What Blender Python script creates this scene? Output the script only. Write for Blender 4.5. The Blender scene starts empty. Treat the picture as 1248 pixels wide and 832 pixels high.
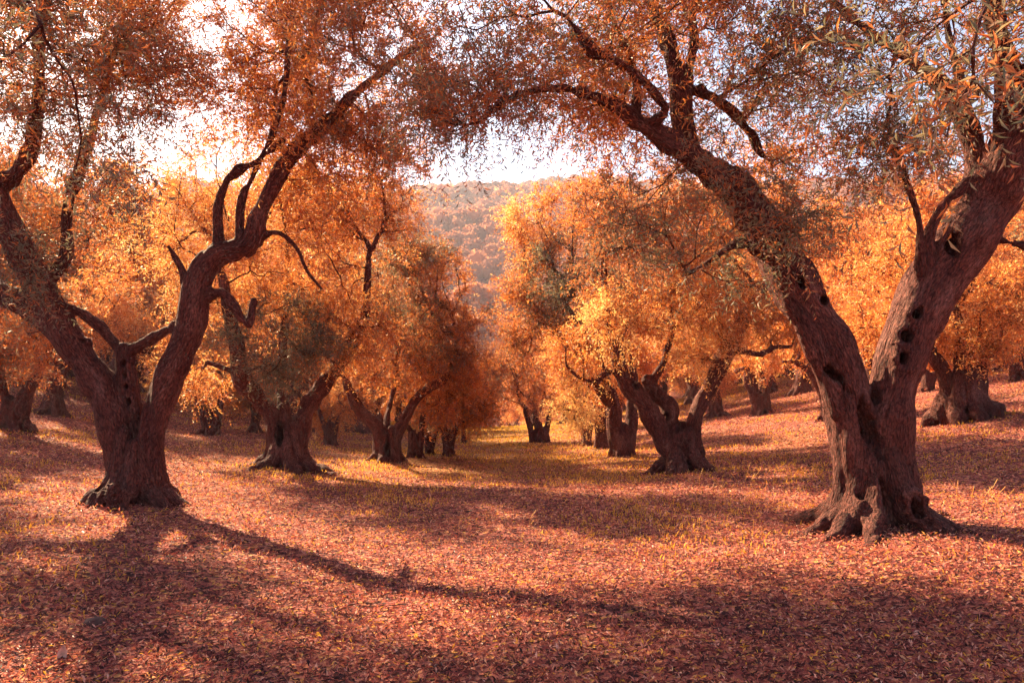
import bpy, math, random, time
import numpy as np

# ------------------------------------------------------------------ basics
CAMZ, F, CX, HY = 1.6, 901.0, 624.0, 500.0       # eye height, focal length / centre / horizon in photo pixels
SC = bpy.context.scene
COL = SC.collection
rng = np.random.default_rng(7)

def smooth01(a, b, v):
    t = np.clip((v - a) / (b - a), 0, 1)
    return t * t * (3 - 2 * t)

def _hash(ix, iy, iz, seed):
    h = (ix * 374761393 + iy * 668265263 + iz * 2147483647 + seed * 974634777) & 0xffffffff
    h = ((h ^ (h >> 13)) * 1274126177) & 0xffffffff
    h = (h ^ (h >> 16)) & 0xffffff
    return h.astype(np.float64) / 0xffffff

def vnoise(p, seed=0):
    p = np.asarray(p, float)
    i = np.floor(p).astype(np.int64)
    f = p - i
    f = f * f * (3 - 2 * f)
    out = 0
    for dx in (0, 1):
        for dy in (0, 1):
            for dz in (0, 1):
                w = (f[:, 0] if dx else 1 - f[:, 0]) * (f[:, 1] if dy else 1 - f[:, 1]) * (f[:, 2] if dz else 1 - f[:, 2])
                out = out + w * _hash(i[:, 0] + dx, i[:, 1] + dy, i[:, 2] + dz, seed)
    return out * 2 - 1

def fbm(p, seed=0, octv=3):
    a, s, o = 1.0, 1.0, 0
    for k in range(octv):
        o = o + a * vnoise(np.asarray(p) * s, seed + k)
        a *= .5; s *= 2.03
    return o

def zg(x, y):
    """height of the grove's ground: a shallow trough whose sides rise to left and right"""
    x = np.asarray(x, float); y = np.asarray(y, float)
    u = x + .038 * y
    u = np.where(np.abs(u) < 1e-6, 1e-6, u)
    right = .0125 * u * u / (1 + np.abs(u) / 32)
    left = .0088 * u * u / (1 + np.abs(u) / 34)
    z = np.where(u > 0, right, left)
    z = np.minimum(z, 9 + 0 * z)
    z = z - .0016 * np.maximum(0, y - 62) ** 2
    sh = np.shape(z)
    q = np.stack([np.ravel(x) * .23, np.ravel(y) * .23, np.zeros(z.size)], 1)
    z = z + (.07 * vnoise(q, 3) + .03 * vnoise(q * 3.1, 4)).reshape(sh)
    return z

def P(px, py, Y):
    return np.array([(px - CX) / F * Y, Y, CAMZ + (HY - py) / F * Y])

def G(px, py):
    """where the sight line of a photo pixel meets the ground"""
    Y = np.arange(3, 140, .05)
    hit = np.nonzero(CAMZ + (HY - py) / F * Y <= zg((px - CX) / F * Y, Y))[0]
    return float(Y[hit[0]]) if len(hit) else 60.0

# ------------------------------------------------------------------ mesh helpers
def make_mesh(name, V, faces, mat, attrs=None, smooth=True, fattrs=None):
    """faces: (n,3) or (n,4) array or a list of such arrays"""
    if not isinstance(faces, list): faces = [faces]
    faces = [np.asarray(f, np.int32) for f in faces if len(f)]
    me = bpy.data.meshes.new(name)
    me.vertices.add(len(V))
    me.vertices.foreach_set('co', np.asarray(V, np.float32).ravel())
    nl = sum(f.size for f in faces); nf = sum(len(f) for f in faces)
    me.loops.add(nl); me.polygons.add(nf)
    me.loops.foreach_set('vertex_index', np.concatenate([f.ravel() for f in faces]))
    sizes = np.concatenate([np.full(len(f), f.shape[1], np.int32) for f in faces])
    starts = np.concatenate([[0], np.cumsum(sizes)[:-1]]).astype(np.int32)
    me.polygons.foreach_set('loop_start', starts)
    me.polygons.foreach_set('use_smooth', np.full(nf, smooth))
    for k, a in (attrs or {}).items():
        if a.ndim == 1:
            me.attributes.new(k, 'FLOAT', 'POINT').data.foreach_set('value', a.astype(np.float32))
        else:
            me.attributes.new(k, 'FLOAT_VECTOR', 'POINT').data.foreach_set('vector', a.astype(np.float32).ravel())
    me.update(calc_edges=True)
    me.validate()
    me.materials.append(mat)
    return me

def link(name, me, parent=None, loc=None):
    o = bpy.data.objects.new(name, me); COL.objects.link(o)
    if parent is not None: o.parent = parent
    if loc is not None: o.location = loc
    return o

def tag(o, label=None, cat=None, group=None, kind=None):
    if label: o['label'] = label
    if cat: o['category'] = cat
    if group: o['group'] = group
    if kind: o['kind'] = kind
    return o

# ------------------------------------------------------------------ distance field of trunk and limbs
def catmull(pts, step):
    pts = np.asarray(pts, float)
    if len(pts) < 3:
        n = max(2, int(np.linalg.norm(pts[1, :3] - pts[0, :3]) / step) + 1)
        t = np.linspace(0, 1, n)[:, None]
        return pts[0] * (1 - t) + pts[1] * t
    ext = np.vstack([2 * pts[0] - pts[1], pts, 2 * pts[-1] - pts[-2]])
    out = []
    for i in range(1, len(ext) - 2):
        p0, p1, p2, p3 = ext[i - 1:i + 3]
        n = max(2, int(np.linalg.norm(p2[:3] - p1[:3]) / step) + 1)
        for t in np.linspace(0, 1, n, endpoint=False):
            out.append(.5 * ((2 * p1) + (-p0 + p2) * t + (2 * p0 - 5 * p1 + 4 * p2 - p3) * t * t + (-p0 + 3 * p1 - 3 * p2 + p3) * t ** 3))
    out.append(ext[-2])
    out = np.array(out)
    out[:, 3] = np.maximum(out[:, 3], .004)
    return out

def seg_d(p, a, b):
    ab = b[:3] - a[:3]
    L2 = max(ab @ ab, 1e-9)
    t = np.clip(((p - a[:3]) @ ab) / L2, 0, 1)
    q = p - a[:3] - t[:, None] * ab
    return np.sqrt((q * q).sum(1)) - (a[3] + t * (b[3] - a[3]))

CORN = [(i, j, k) for i in (0, 1) for j in (0, 1) for k in (0, 1)]
EDGES = [(a, b) for a in CORN for b in CORN if sum(np.subtract(b, a)) == 1 and min(np.subtract(b, a)) == 0]

def surface_nets(Fd, org, h):
    S = Fd < 0
    n = np.zeros(np.array(Fd.shape) - 1, np.int8)
    for c in CORN:
        n += S[c[0]:S.shape[0] - 1 + c[0], c[1]:S.shape[1] - 1 + c[1], c[2]:S.shape[2] - 1 + c[2]]
    act = (n > 0) & (n < 8)
    ai = np.argwhere(act)
    idx = np.full(act.shape, -1, np.int32); idx[tuple(ai.T)] = np.arange(len(ai))
    pos = np.zeros((len(ai), 3)); cnt = np.zeros(len(ai))
    for a, b in EDGES:
        fa = Fd[tuple((ai + a).T)]; fb = Fd[tuple((ai + b).T)]
        m = (fa < 0) != (fb < 0)
        t = np.where(m, fa / np.where(m, fa - fb, 1), 0)
        pos += m[:, None] * (np.array(a) + t[:, None] * np.subtract(b, a)); cnt += m
    V = org + h * (ai + pos / cnt[:, None])
    faces = []
    for d in range(3):
        u, v = (d + 1) % 3, (d + 2) % 3
        sl0 = [slice(None)] * 3; sl1 = [slice(None)] * 3
        sl0[d] = slice(0, -1); sl1[d] = slice(1, None)
        A, B = S[tuple(sl0)], S[tuple(sl1)]
        for flip, m in ((False, A & ~B), (True, ~A & B)):
            e = np.argwhere(m)
            e = e[(e[:, u] > 0) & (e[:, v] > 0) & (e[:, u] < act.shape[u]) & (e[:, v] < act.shape[v]) & (e[:, d] < act.shape[d])]
            eu = np.zeros(3, int); eu[u] = 1; ev = np.zeros(3, int); ev[v] = 1
            q = np.stack([idx[tuple(e.T)], idx[tuple((e - eu).T)], idx[tuple((e - eu - ev).T)], idx[tuple((e - ev).T)]], 1)
            if flip: q = q[:, ::-1]
            faces.append(q)
    Q = np.vstack(faces)
    Q = Q[(Q >= 0).all(1)]
    lab = np.arange(len(V))                          # keep only the one connected body
    for _ in range(400):
        m = lab[Q].min(1); new = lab.copy()
        for c in range(4): np.minimum.at(new, Q[:, c], m)
        new = new[new]
        if (new == lab).all(): break
        lab = new
    big = np.bincount(lab).argmax(); keep = lab == big
    Q = Q[keep[Q[:, 0]]]; rm = np.cumsum(keep) - 1
    return V[keep], rm[Q]

def trunk_mesh(name, limbs, strands, hollows, h, mat, seed, k=.06, gnarl=.02, knots=(), wob=.3):
    wob = .14 if h < .03 else .3
    """limbs, strands: polylines of (x,y,z,r); hollows: (centre, radii(3), tilt in the xz plane)"""
    step = max(.12, 2.5 * h)
    Ls = [catmull(l, step) for l in limbs]
    r_ = np.random.default_rng(seed)
    for L in Ls:                                    # slight crookedness and swellings
        q = L[:, :3] * 1.1 + r_.random(3) * 50
        for a in range(3):
            L[:, a] += L[:, 3] * wob * vnoise(q * 1.3 + a * 7, seed + a)
        L[:, 3] *= 1 + .16 * vnoise(q * 2.2, seed + 5)
    Ss = [catmull(l, step) for l in strands]
    allp = np.vstack(Ls + Ss)
    rmax = allp[:, 3].max()
    lo = (allp[:, :3] - allp[:, 3:4]).min(0) - 4 * h; hi = (allp[:, :3] + allp[:, 3:4]).max(0) + 4 * h
    lo[2] = max(lo[2], -.45)
    N = np.ceil((hi - lo) / h).astype(int) + 1
    Fd = np.full(N, 1.0, np.float32)
    def block(c0, c1):
        i0 = np.clip(np.floor((c0 - lo) / h).astype(int), 0, N - 1); i1 = np.clip(np.ceil((c1 - lo) / h).astype(int) + 1, 0, N)
        g = np.stack(np.meshgrid(*[np.arange(i0[a], i1[a]) for a in range(3)], indexing='ij'), -1)
        return tuple(slice(i0[a], i1[a]) for a in range(3)), g.reshape(-1, 3) * h + lo, g.shape[:3]
    for L, kk in [(l, k) for l in Ls] + [(l, k * .5) for l in Ss]:
        tmp = {}
        W = L[:, 3].max() + kk + 3 * h
        sl, pts, shp = block(L[:, :3].min(0) - W, L[:, :3].max(0) + W)
        loc = np.full(shp, 1.0, np.float32)
        off = np.array([s.start for s in sl])
        for a, b in zip(L[:-1], L[1:]):
            w = max(a[3], b[3]) + kk + 3 * h
            s2, p2, sh2 = block(np.minimum(a[:3], b[:3]) - w, np.maximum(a[:3], b[:3]) + w)
            if p2.size == 0: continue
            d = seg_d(p2, a, b).reshape(sh2)
            s3 = tuple(slice(s2[i].start - off[i], s2[i].stop - off[i]) for i in range(3))
            loc[s3] = np.minimum(loc[s3], d)
        cur = Fd[sl]
        hh = np.maximum(kk - np.abs(cur - loc), 0) / kk
        Fd[sl] = np.minimum(cur, loc) - hh * hh * kk * .25
    for c, rad, tilt in knots:
        pass
    def ell(p, c, rad, tilt):
        q = p - c
        ct, st = math.cos(tilt), math.sin(tilt)
        x = q[:, 0] * ct - q[:, 2] * st; z = q[:, 0] * st + q[:, 2] * ct
        wob = 1 + .22 * vnoise(p * 14, seed + 40) + .15 * vnoise(p * 30, seed + 41)
        e = wob * np.sqrt((x / rad[0]) ** 2 + (q[:, 1] / rad[1]) ** 2 + (z / rad[2]) ** 2)
        return (e - 1) * min(rad)
    for c, rad, tilt in hollows:                    # swollen lip, then the hole itself
        c = np.asarray(c, float); lip = np.array([rad[0] + .045, .085, rad[2] + .045])
        # find the front surface at the hole
        ys = np.arange(-1.2, 1.2, h)
        ii = np.clip(np.round((np.stack([np.full(len(ys), c[0]), ys, np.full(len(ys), c[2])], 1) - lo) / h).astype(int), 0, N - 1)
        ins = np.nonzero(Fd[tuple(ii.T)] < 0)[0]
        if not len(ins): continue
        yf = ys[ins[0]]
        run = ins[0]
        while run + 1 < len(ys) and Fd[tuple(ii[run + 1])] < 0: run += 1
        thick = max(ys[run] - yf, .06)
        cf = np.array([c[0], yf + .035, c[2]])
        R = max(lip) + .1
        sl, pts, shp = block(cf - R, cf + R)
        d = ell(pts, cf, lip, tilt).reshape(shp)
        cur = Fd[sl]; hh = np.maximum(.05 - np.abs(cur - d), 0) / .05
        Fd[sl] = np.minimum(cur, d) - hh * hh * .0125
        depth = min(thick * .55, rad[1])
        R = max(max(rad), depth) + .12
        sl, pts, shp = block(cf - R, cf + R)
        d = -ell(pts, cf, (rad[0], depth, rad[2]), tilt).reshape(shp)
        cur = Fd[sl]; hh = np.maximum(.03 - np.abs(cur - d), 0) / .03
        Fd[sl] = np.maximum(cur, d) + hh * hh * .0075
    near = np.abs(Fd) < .12
    I = np.argwhere(near); p = I * h + lo
    amp = np.clip(.35 + (1.8 - p[:, 2]) * .35, .35, 1.0)
    st = np.array([1, 1, .35])
    nz = -gnarl * 2.3 * (np.abs(vnoise(p * np.array([5.5, 5.5, .6]), seed + 31)) - .25) + gnarl * amp * .9 * (vnoise(p * np.array([3.2, 3.2, .5]), seed + 30)) + gnarl * amp * (1.3 * vnoise(p * st * 5.5, seed + 20) + .75 * vnoise(p * st * 12, seed + 21)) \
        + .35 * gnarl * np.abs(vnoise(p * st * 24, seed + 22))
    Fd[tuple(I.T)] += nz.astype(np.float32)
    V, Q = surface_nets(Fd, lo, h)
    # bark coordinates that follow the nearest limb
    segs = [(a, b, s) for L in Ls + Ss for a, b, s in zip(L[:-1], L[1:], np.cumsum(np.r_[0, np.linalg.norm(np.diff(L[:, :3], axis=0), axis=1)]))]
    best = np.full(len(V), 9.0); bk = np.zeros((len(V), 3))
    for a, b, s in segs:
        w = a[3] + .25
        m = np.all((V > np.minimum(a[:3], b[:3]) - w) & (V < np.maximum(a[:3], b[:3]) + w), 1)
        ix = np.nonzero(m)[0]
        if not len(ix): continue
        d = seg_d(V[ix], a, b)
        ok = d < best[ix]; ix = ix[ok]
        best[ix] = d[ok]
        t = b[:3] - a[:3]; t = t / max(np.linalg.norm(t), 1e-6)
        e1 = np.cross(t, [0, 1, 0]); e1 /= max(np.linalg.norm(e1), 1e-6); e2 = np.cross(t, e1)
        q = V[ix] - a[:3]
        bk[ix] = np.stack([q @ e1, q @ e2, s + q @ t], 1)
    return make_mesh(name, V, Q, mat, {'bark': bk}), Ls

# ------------------------------------------------------------------ thin branches and leaves
def tubes(A, B, ra, rb, sides=5):
    n = len(A)
    t = B - A; L = np.linalg.norm(t, axis=1, keepdims=True); t = t / np.maximum(L, 1e-6)
    ref = np.where(np.abs(t[:, 2:3]) > .9, [[1., 0, 0]], [[0, 0, 1.]])
    u = np.cross(t, ref); u /= np.maximum(np.linalg.norm(u, axis=1, keepdims=True), 1e-6)
    v = np.cross(t, u)
    ang = np.linspace(0, 2 * math.pi, sides, endpoint=False)
    ring = np.cos(ang)[None, :, None] * u[:, None] + np.sin(ang)[None, :, None] * v[:, None]
    V = np.concatenate([A[:, None] + ring * ra[:, None, None], B[:, None] + ring * rb[:, None, None]], 1)
    j = np.arange(sides); k = (j + 1) % sides
    fq = np.stack([j, k, k + sides, j + sides], 1)
    Q = (fq[None] + (np.arange(n) * 2 * sides)[:, None, None]).reshape(-1, 4)
    bkc = np.concatenate([np.broadcast_to(ring * .1, ring.shape), np.broadcast_to(ring * .1, ring.shape)], 1).copy()
    bkc[:, sides:, 2] += L; bkc += A[:, None, :1] * 3
    return V.reshape(-1, 3), Q, bkc.reshape(-1, 3)

def leaf_mesh(name, pos, d, nrm, ln, wd, tone, mat, curl=.18, fine=False):
    n = len(pos)
    d = d / np.maximum(np.linalg.norm(d, axis=1, keepdims=True), 1e-6)
    s = np.cross(d, nrm); s /= np.maximum(np.linalg.norm(s, axis=1, keepdims=True), 1e-6)
    u = np.cross(s, d)
    ln = ln[:, None]; wd = wd[:, None]
    if not fine:
        m = pos + d * ln * .48
        V = np.stack([pos, m + s * wd * .5 + u * wd * .25, pos + d * ln - u * ln * curl, m - s * wd * .5 + u * wd * .25], 1).reshape(-1, 3)
        b = np.arange(n)[:, None] * 4
        Fc = np.concatenate([b + [0, 1, 2], b + [0, 2, 3]], 0)
        return make_mesh(name, V, Fc, mat, {'tone': np.repeat(tone, 4)}, smooth=False)
    c1 = pos + d * ln * .33 + u * ln * .02; c2 = pos + d * ln * .7 - u * ln * curl * .35
    V = np.stack([pos, c1 + s * wd * .48 + u * wd * .2, c2 + s * wd * .36 + u * wd * .15, pos + d * ln - u * ln * curl,
                  c2 - s * wd * .36 + u * wd * .15, c1 - s * wd * .48 + u * wd * .2, c1, c2], 1).reshape(-1, 3)
    b = np.arange(n)[:, None] * 8
    T = np.concatenate([b + [0, 1, 6], b + [0, 6, 5], b + [2, 3, 7], b + [3, 4, 7]], 0)
    Qd = np.concatenate([b + [1, 2, 7, 6], b + [6, 7, 4, 5]], 0)
    return make_mesh(name, V, [T, Qd], mat, {'tone': np.repeat(tone, 8)}, smooth=False)

def sample_blobs(blobs, r_):
    """blobs: (centre(3), radii(3), n, tone) -> nodes, their tone and their blob's centre"""
    out, tn, cen = [], [], []
    for c, rad, n, tone in blobs:
        c = np.asarray(c, float); rad = np.asarray(rad, float)
        m = int(n * 3.2)
        q = r_.normal(size=(m, 3)); q /= np.linalg.norm(q, axis=1, keepdims=True)
        q *= (r_.random(m) ** (1 / 2.1))[:, None]
        p = c + q * rad
        g = vnoise(p * .95, 91) + .6 * vnoise(p * 2.1, 92)
        p = p[np.argsort(-g + 1.1 * r_.random(m))[:n]]
        out.append(p); tn.append(np.full(len(p), tone)); cen.append(np.repeat(c[None], len(p), 0))
    return np.vstack(out), np.concatenate(tn), np.vstack(cen)

def grow(nodes, sources):
    """join every node to the growing tree by the shortest way, a little biased to short paths"""
    n = len(nodes)
    d0 = np.linalg.norm(nodes[:, None] - sources[None], axis=2)
    par = -1 - d0.argmin(1); dist = d0.min(1).copy(); path = np.zeros(n)
    cost = dist.copy(); done = np.zeros(n, bool); order = []
    for _ in range(n):
        i = int(np.argmin(np.where(done, 1e9, cost)))
        done[i] = True; order.append(i)
        path[i] = dist[i] + (path[par[i]] if par[i] >= 0 else 0)
        dd = np.linalg.norm(nodes - nodes[i], axis=1)
        c2 = dd + .28 * path[i]
        m = (~done) & (c2 < cost)
        cost[m] = c2[m]; dist[m] = dd[m]; par[m] = i
    cnt = np.ones(n)
    for i in reversed(order):
        if par[i] >= 0: cnt[par[i]] += cnt[i]
    return par, cnt, order

def crown(prefix, blobs, srcs, seed, leaf_len, leaf_w, shoots, per, shoot_len, mats, parent, fine=False, twigs=True, tip=.004, droop=.35, srcr=None, near=None, thin=()):
    r_ = np.random.default_rng(seed)
    nodes, tone, cen = sample_blobs(blobs, r_)
    par, cnt, order = grow(nodes, srcs)
    for _ in range(3):
        acc = np.zeros_like(nodes); k_ = np.zeros(len(nodes)); new = nodes.copy()
        for i in range(len(nodes)):
            if par[i] >= 0: acc[par[i]] += nodes[i] * cnt[i]; k_[par[i]] += cnt[i]
        for i in range(len(nodes)):
            if k_[i] > 0 and cnt[i] > 2:
                pp = nodes[par[i]] if par[i] >= 0 else srcs[-1 - par[i]]
                new[i] = .4 * nodes[i] + .3 * pp + .3 * acc[i] / k_[i]
        nodes = new
    rad = tip * cnt ** .47
    A, B, ra, rb = [], [], [], []
    for i in order:
        p0 = srcs[-1 - par[i]] if par[i] < 0 else nodes[par[i]]
        r0 = min((rad[i] * 1.35), .06) if par[i] < 0 else min(rad[par[i]], rad[i] * 1.5)
        L = np.linalg.norm(nodes[i] - p0)
        if L < 1e-3: continue
        nseg = 1 if L < .25 else (3 if L < 1.2 else 6)
        bend = r_.normal(size=3) * L * (.09 if L < .8 else .15); bend[2] -= L * .03
        ts = np.linspace(0, 1, nseg + 1)
        pts = [p0 * (1 - t) + nodes[i] * t + bend * math.sin(math.pi * t) + (r_.normal(size=3) * L * .025 if 0 < t < 1 else 0) for t in ts]
        for a in range(nseg):
            A.append(pts[a]); B.append(pts[a + 1]); ra.append(r0 + (rad[i] - r0) * ts[a]); rb.append(r0 + (rad[i] - r0) * ts[a + 1])
    for L, rmin in thin:
        for a, b in zip(L[:-1], L[1:]):
            if min(a[3], b[3]) < rmin:
                A.append(a[:3]); B.append(b[:3]); ra.append(a[3]); rb.append(b[3])
    A, B, ra, rb = map(np.array, (A, B, ra, rb))
    B = B + (B - A) * .02
    V, Q, bk = tubes(A, B, ra, rb, 6 if fine else 5)
    # shoots
    m = len(nodes) * shoots
    ni = np.repeat(np.arange(len(nodes)), shoots)
    outw = nodes[ni] - cen[ni]; outw /= np.maximum(np.linalg.norm(outw, axis=1, keepdims=True), .05)
    dr = outw * .55 + r_.normal(size=(m, 3)) * .6 + np.array([0, 0, .15])
    dr /= np.linalg.norm(dr, axis=1, keepdims=True)
    SL = shoot_len * r_.uniform(.55, 1.25, m)
    start = nodes[ni] + r_.normal(size=(m, 3)) * shoot_len * .1
    t = np.tile(np.linspace(.08, 1, per), m)
    si = np.repeat(np.arange(m), per)
    t = t + r_.normal(size=len(t)) * .02
    pos = start[si] + dr[si] * (SL[si] * t)[:, None]
    pos[:, 2] -= droop * SL[si] * t * t * .8
    tang = dr[si] + np.array([0, 0, -1.]) * (droop * 1.4 * t)[:, None]
    tang /= np.linalg.norm(tang, axis=1, keepdims=True)
    rd = r_.normal(size=(len(t), 3)); rd -= (rd * tang).sum(1, keepdims=True) * tang
    rd /= np.linalg.norm(rd, axis=1, keepdims=True)
    ld = tang * .75 + rd * .8
    nr = tang * .8 - rd * .5 + r_.normal(size=rd.shape) * .45
    keep = r_.random(len(t)) < .93
    ll = leaf_len * r_.uniform(.6, 1.2, len(t)); lw = leaf_w * r_.uniform(.75, 1.25, len(t))
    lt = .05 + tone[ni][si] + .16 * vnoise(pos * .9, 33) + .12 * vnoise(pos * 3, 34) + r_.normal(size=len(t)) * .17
    if twigs:
        E = start + dr * SL[:, None]; E[:, 2] -= droop * SL * .8
        M = start + dr * SL[:, None] * .5; M[:, 2] -= droop * SL * .2
        rr = np.full(m, tip * .55)
        V2, Q2, b2 = tubes(start, M, rr, rr * .8, 3); V3, Q3, b3 = tubes(M, E, rr * .8, rr * .35, 3)
        Q = np.vstack([Q, Q2 + len(V), Q3 + len(V) + len(V2)]); V = np.vstack([V, V2, V3]); bk = np.vstack([bk, b2, b3])
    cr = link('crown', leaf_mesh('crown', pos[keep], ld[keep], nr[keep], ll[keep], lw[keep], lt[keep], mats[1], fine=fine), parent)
    link('branches', make_mesh('branches', V, Q, mats[0], {'bark': bk}), parent)
    return cr

# ------------------------------------------------------------------ materials
def new_mat(name):
    m = bpy.data.materials.new(name); m.use_nodes = True
    nt = m.node_tree; nt.nodes.clear()
    return m, nt, nt.nodes, nt.links

def ramp(nodes, stops):
    r = nodes.new('ShaderNodeValToRGB'); e = r.color_ramp.elements
    e[0].position, e[0].color = stops[0][0], (*stops[0][1], 1)
    e[1].position, e[1].color = stops[-1][0], (*stops[-1][1], 1)
    for p, c in stops[1:-1]:
        x = e.new(p); x.color = (*c, 1)
    return r

def leaf_material(name, stops, trans=.42, trans_gain=1.3, rnd=.0, matte=False):
    m, nt, N, L = new_mat(name)
    out = N.new('ShaderNodeOutputMaterial')
    at = N.new('ShaderNodeAttribute'); at.attribute_name = 'tone'
    fac = at.outputs['Fac']
    if rnd:
        oi = N.new('ShaderNodeObjectInfo'); ma = N.new('ShaderNodeMath'); ma.operation = 'MULTIPLY_ADD'
        L.new(oi.outputs['Random'], ma.inputs[0]); ma.inputs[1].default_value = rnd; L.new(fac, ma.inputs[2])
        mb = N.new('ShaderNodeMath'); mb.operation = 'SUBTRACT'; L.new(ma.outputs[0], mb.inputs[0]); mb.inputs[1].default_value = rnd / 2
        fac = mb.outputs[0]
    r = ramp(N, stops); L.new(fac, r.inputs[0])
    pb = N.new('ShaderNodeBsdfPrincipled'); L.new(r.outputs[0], pb.inputs['Base Color'])
    pb.inputs['Roughness'].default_value = .48; pb.inputs['Specular IOR Level'].default_value = .05 if matte else .3
    if matte: pb.inputs['Roughness'].default_value = .9
    tr = N.new('ShaderNodeBsdfTranslucent')
    g = N.new('ShaderNodeMix'); g.data_type = 'RGBA'; g.blend_type = 'MULTIPLY'; g.inputs['Factor'].default_value = 1
    L.new(r.outputs[0], g.inputs['A']); g.inputs['B'].default_value = (trans_gain, trans_gain * .95, trans_gain * .75, 1)
    L.new(g.outputs['Result'], tr.inputs['Color'])
    mx = N.new('ShaderNodeMixShader'); mx.inputs[0].default_value = trans
    L.new(pb.outputs[0], mx.inputs[1]); L.new(tr.outputs[0], mx.inputs[2]); L.new(mx.outputs[0], out.inputs[0])
    return m

LEAF_STOPS = [(0, (.16, .155, .115)), (.2, (.27, .215, .14)), (.36, (.38, .16, .09)), (.54, (.57, .17, .055)), (.75, (.77, .31, .075)), (1, (.90, .62, .30))]
M_LEAF = leaf_material('olive_leaves', LEAF_STOPS)
M_FAR = leaf_material('olive_leaves_far', LEAF_STOPS, rnd=.3)
M_WOOD = leaf_material('hill_leaves', [(0, (.14, .055, .05)), (.4, (.34, .12, .075)), (.7, (.56, .21, .11)), (1, (.72, .33, .17))], trans=.5, matte=True)
M_LITTER = leaf_material('litter_leaves', [(0, (.04, .014, .014)), (.25, (.13, .034, .034)), (.45, (.37, .085, .075)), (.7, (.66, .215, .125)), (.88, (.86, .48, .37)), (1, (.90, .48, .06))], trans=.25, trans_gain=1.1)
M_GRASS = leaf_material('grass_blades', [(0, (.13, .11, .025)), (.35, (.36, .23, .035)), (.65, (.72, .38, .04)), (1, (.88, .54, .14))], trans=.4)

def bark_material():
    m, nt, N, L = new_mat('olive_bark')
    out = N.new('ShaderNodeOutputMaterial'); pb = N.new('ShaderNodeBsdfPrincipled')
    at = N.new('ShaderNodeAttribute'); at.attribute_name = 'bark'
    mp = N.new('ShaderNodeMapping'); mp.inputs['Scale'].default_value = (1, 1, .3); L.new(at.outputs['Vector'], mp.inputs[0])
    def noise(sc, det, src=None, rough=.6):
        n = N.new('ShaderNodeTexNoise'); n.inputs['Scale'].default_value = sc; n.inputs['Detail'].default_value = det; n.inputs['Roughness'].default_value = rough
        L.new((src or mp.outputs[0]), n.inputs['Vector']); return n
    v = N.new('ShaderNodeTexVoronoi'); v.feature = 'DISTANCE_TO_EDGE'; v.inputs['Scale'].default_value = 26
    wn = noise(9, 3); wa = N.new('ShaderNodeVectorMath'); wa.operation = 'MULTIPLY_ADD'
    L.new(wn.outputs['Color'], wa.inputs[0]); wa.inputs[1].default_value = (.05, .05, .05); L.new(mp.outputs[0], wa.inputs[2]); L.new(wa.outputs[0], v.inputs['Vector'])
    n1 = noise(4, 5); n2 = noise(55, 4, rough=.7)
    r1 = ramp(N, [(0.28, (.10, .028, .022)), (.5, (.19, .058, .042)), (.70, (.30, .125, .095)), (.8, (.36, .20, .17))]); L.new(n1.outputs[0], r1.inputs[0])
    r2 = ramp(N, [(.38, (.25, .22, .22)), (.52, (.9, .9, .9)), (.66, (1.7, 1.6, 1.6))]); L.new(n2.outputs[0], r2.inputs[0])
    mu = N.new('ShaderNodeMix'); mu.data_type = 'RGBA'; mu.blend_type = 'MULTIPLY'; mu.inputs['Factor'].default_value = .8
    L.new(r1.outputs[0], mu.inputs['A']); L.new(r2.outputs[0], mu.inputs['B'])
    r3 = ramp(N, [(0, (.35, .3, .3)), (.08, (1, 1, 1))]); L.new(v.outputs['Distance'], r3.inputs[0])
    m3 = N.new('ShaderNodeMix'); m3.data_type = 'RGBA'; m3.blend_type = 'MULTIPLY'; m3.inputs['Factor'].default_value = .7
    L.new(mu.outputs['Result'], m3.inputs['A']); L.new(r3.outputs[0], m3.inputs['B'])
    L.new(m3.outputs['Result'], pb.inputs['Base Color'])
    pb.inputs['Roughness'].default_value = .85; pb.inputs['Specular IOR Level'].default_value = .2
    s = N.new('ShaderNodeMath'); s.operation = 'MULTIPLY_ADD'; L.new(v.outputs['Distance'], s.inputs[0]); s.inputs[1].default_value = 1.2; L.new(n2.outputs[0], s.inputs[2])
    b = N.new('ShaderNodeBump'); b.inputs['Strength'].default_value = 1; b.inputs['Distance'].default_value = .045
    L.new(s.outputs[0], b.inputs['Height'])
    b2 = N.new('ShaderNodeBump'); b2.inputs['Strength'].default_value = .9; b2.inputs['Distance'].default_value = .09
    n3 = noise(14, 3); L.new(n3.outputs[0], b2.inputs['Height']); L.new(b.outputs[0], b2.inputs['Normal'])
    L.new(b2.outputs[0], pb.inputs['Normal']); L.new(pb.outputs[0], out.inputs[0])
    return m
M_BARK = bark_material()

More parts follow.
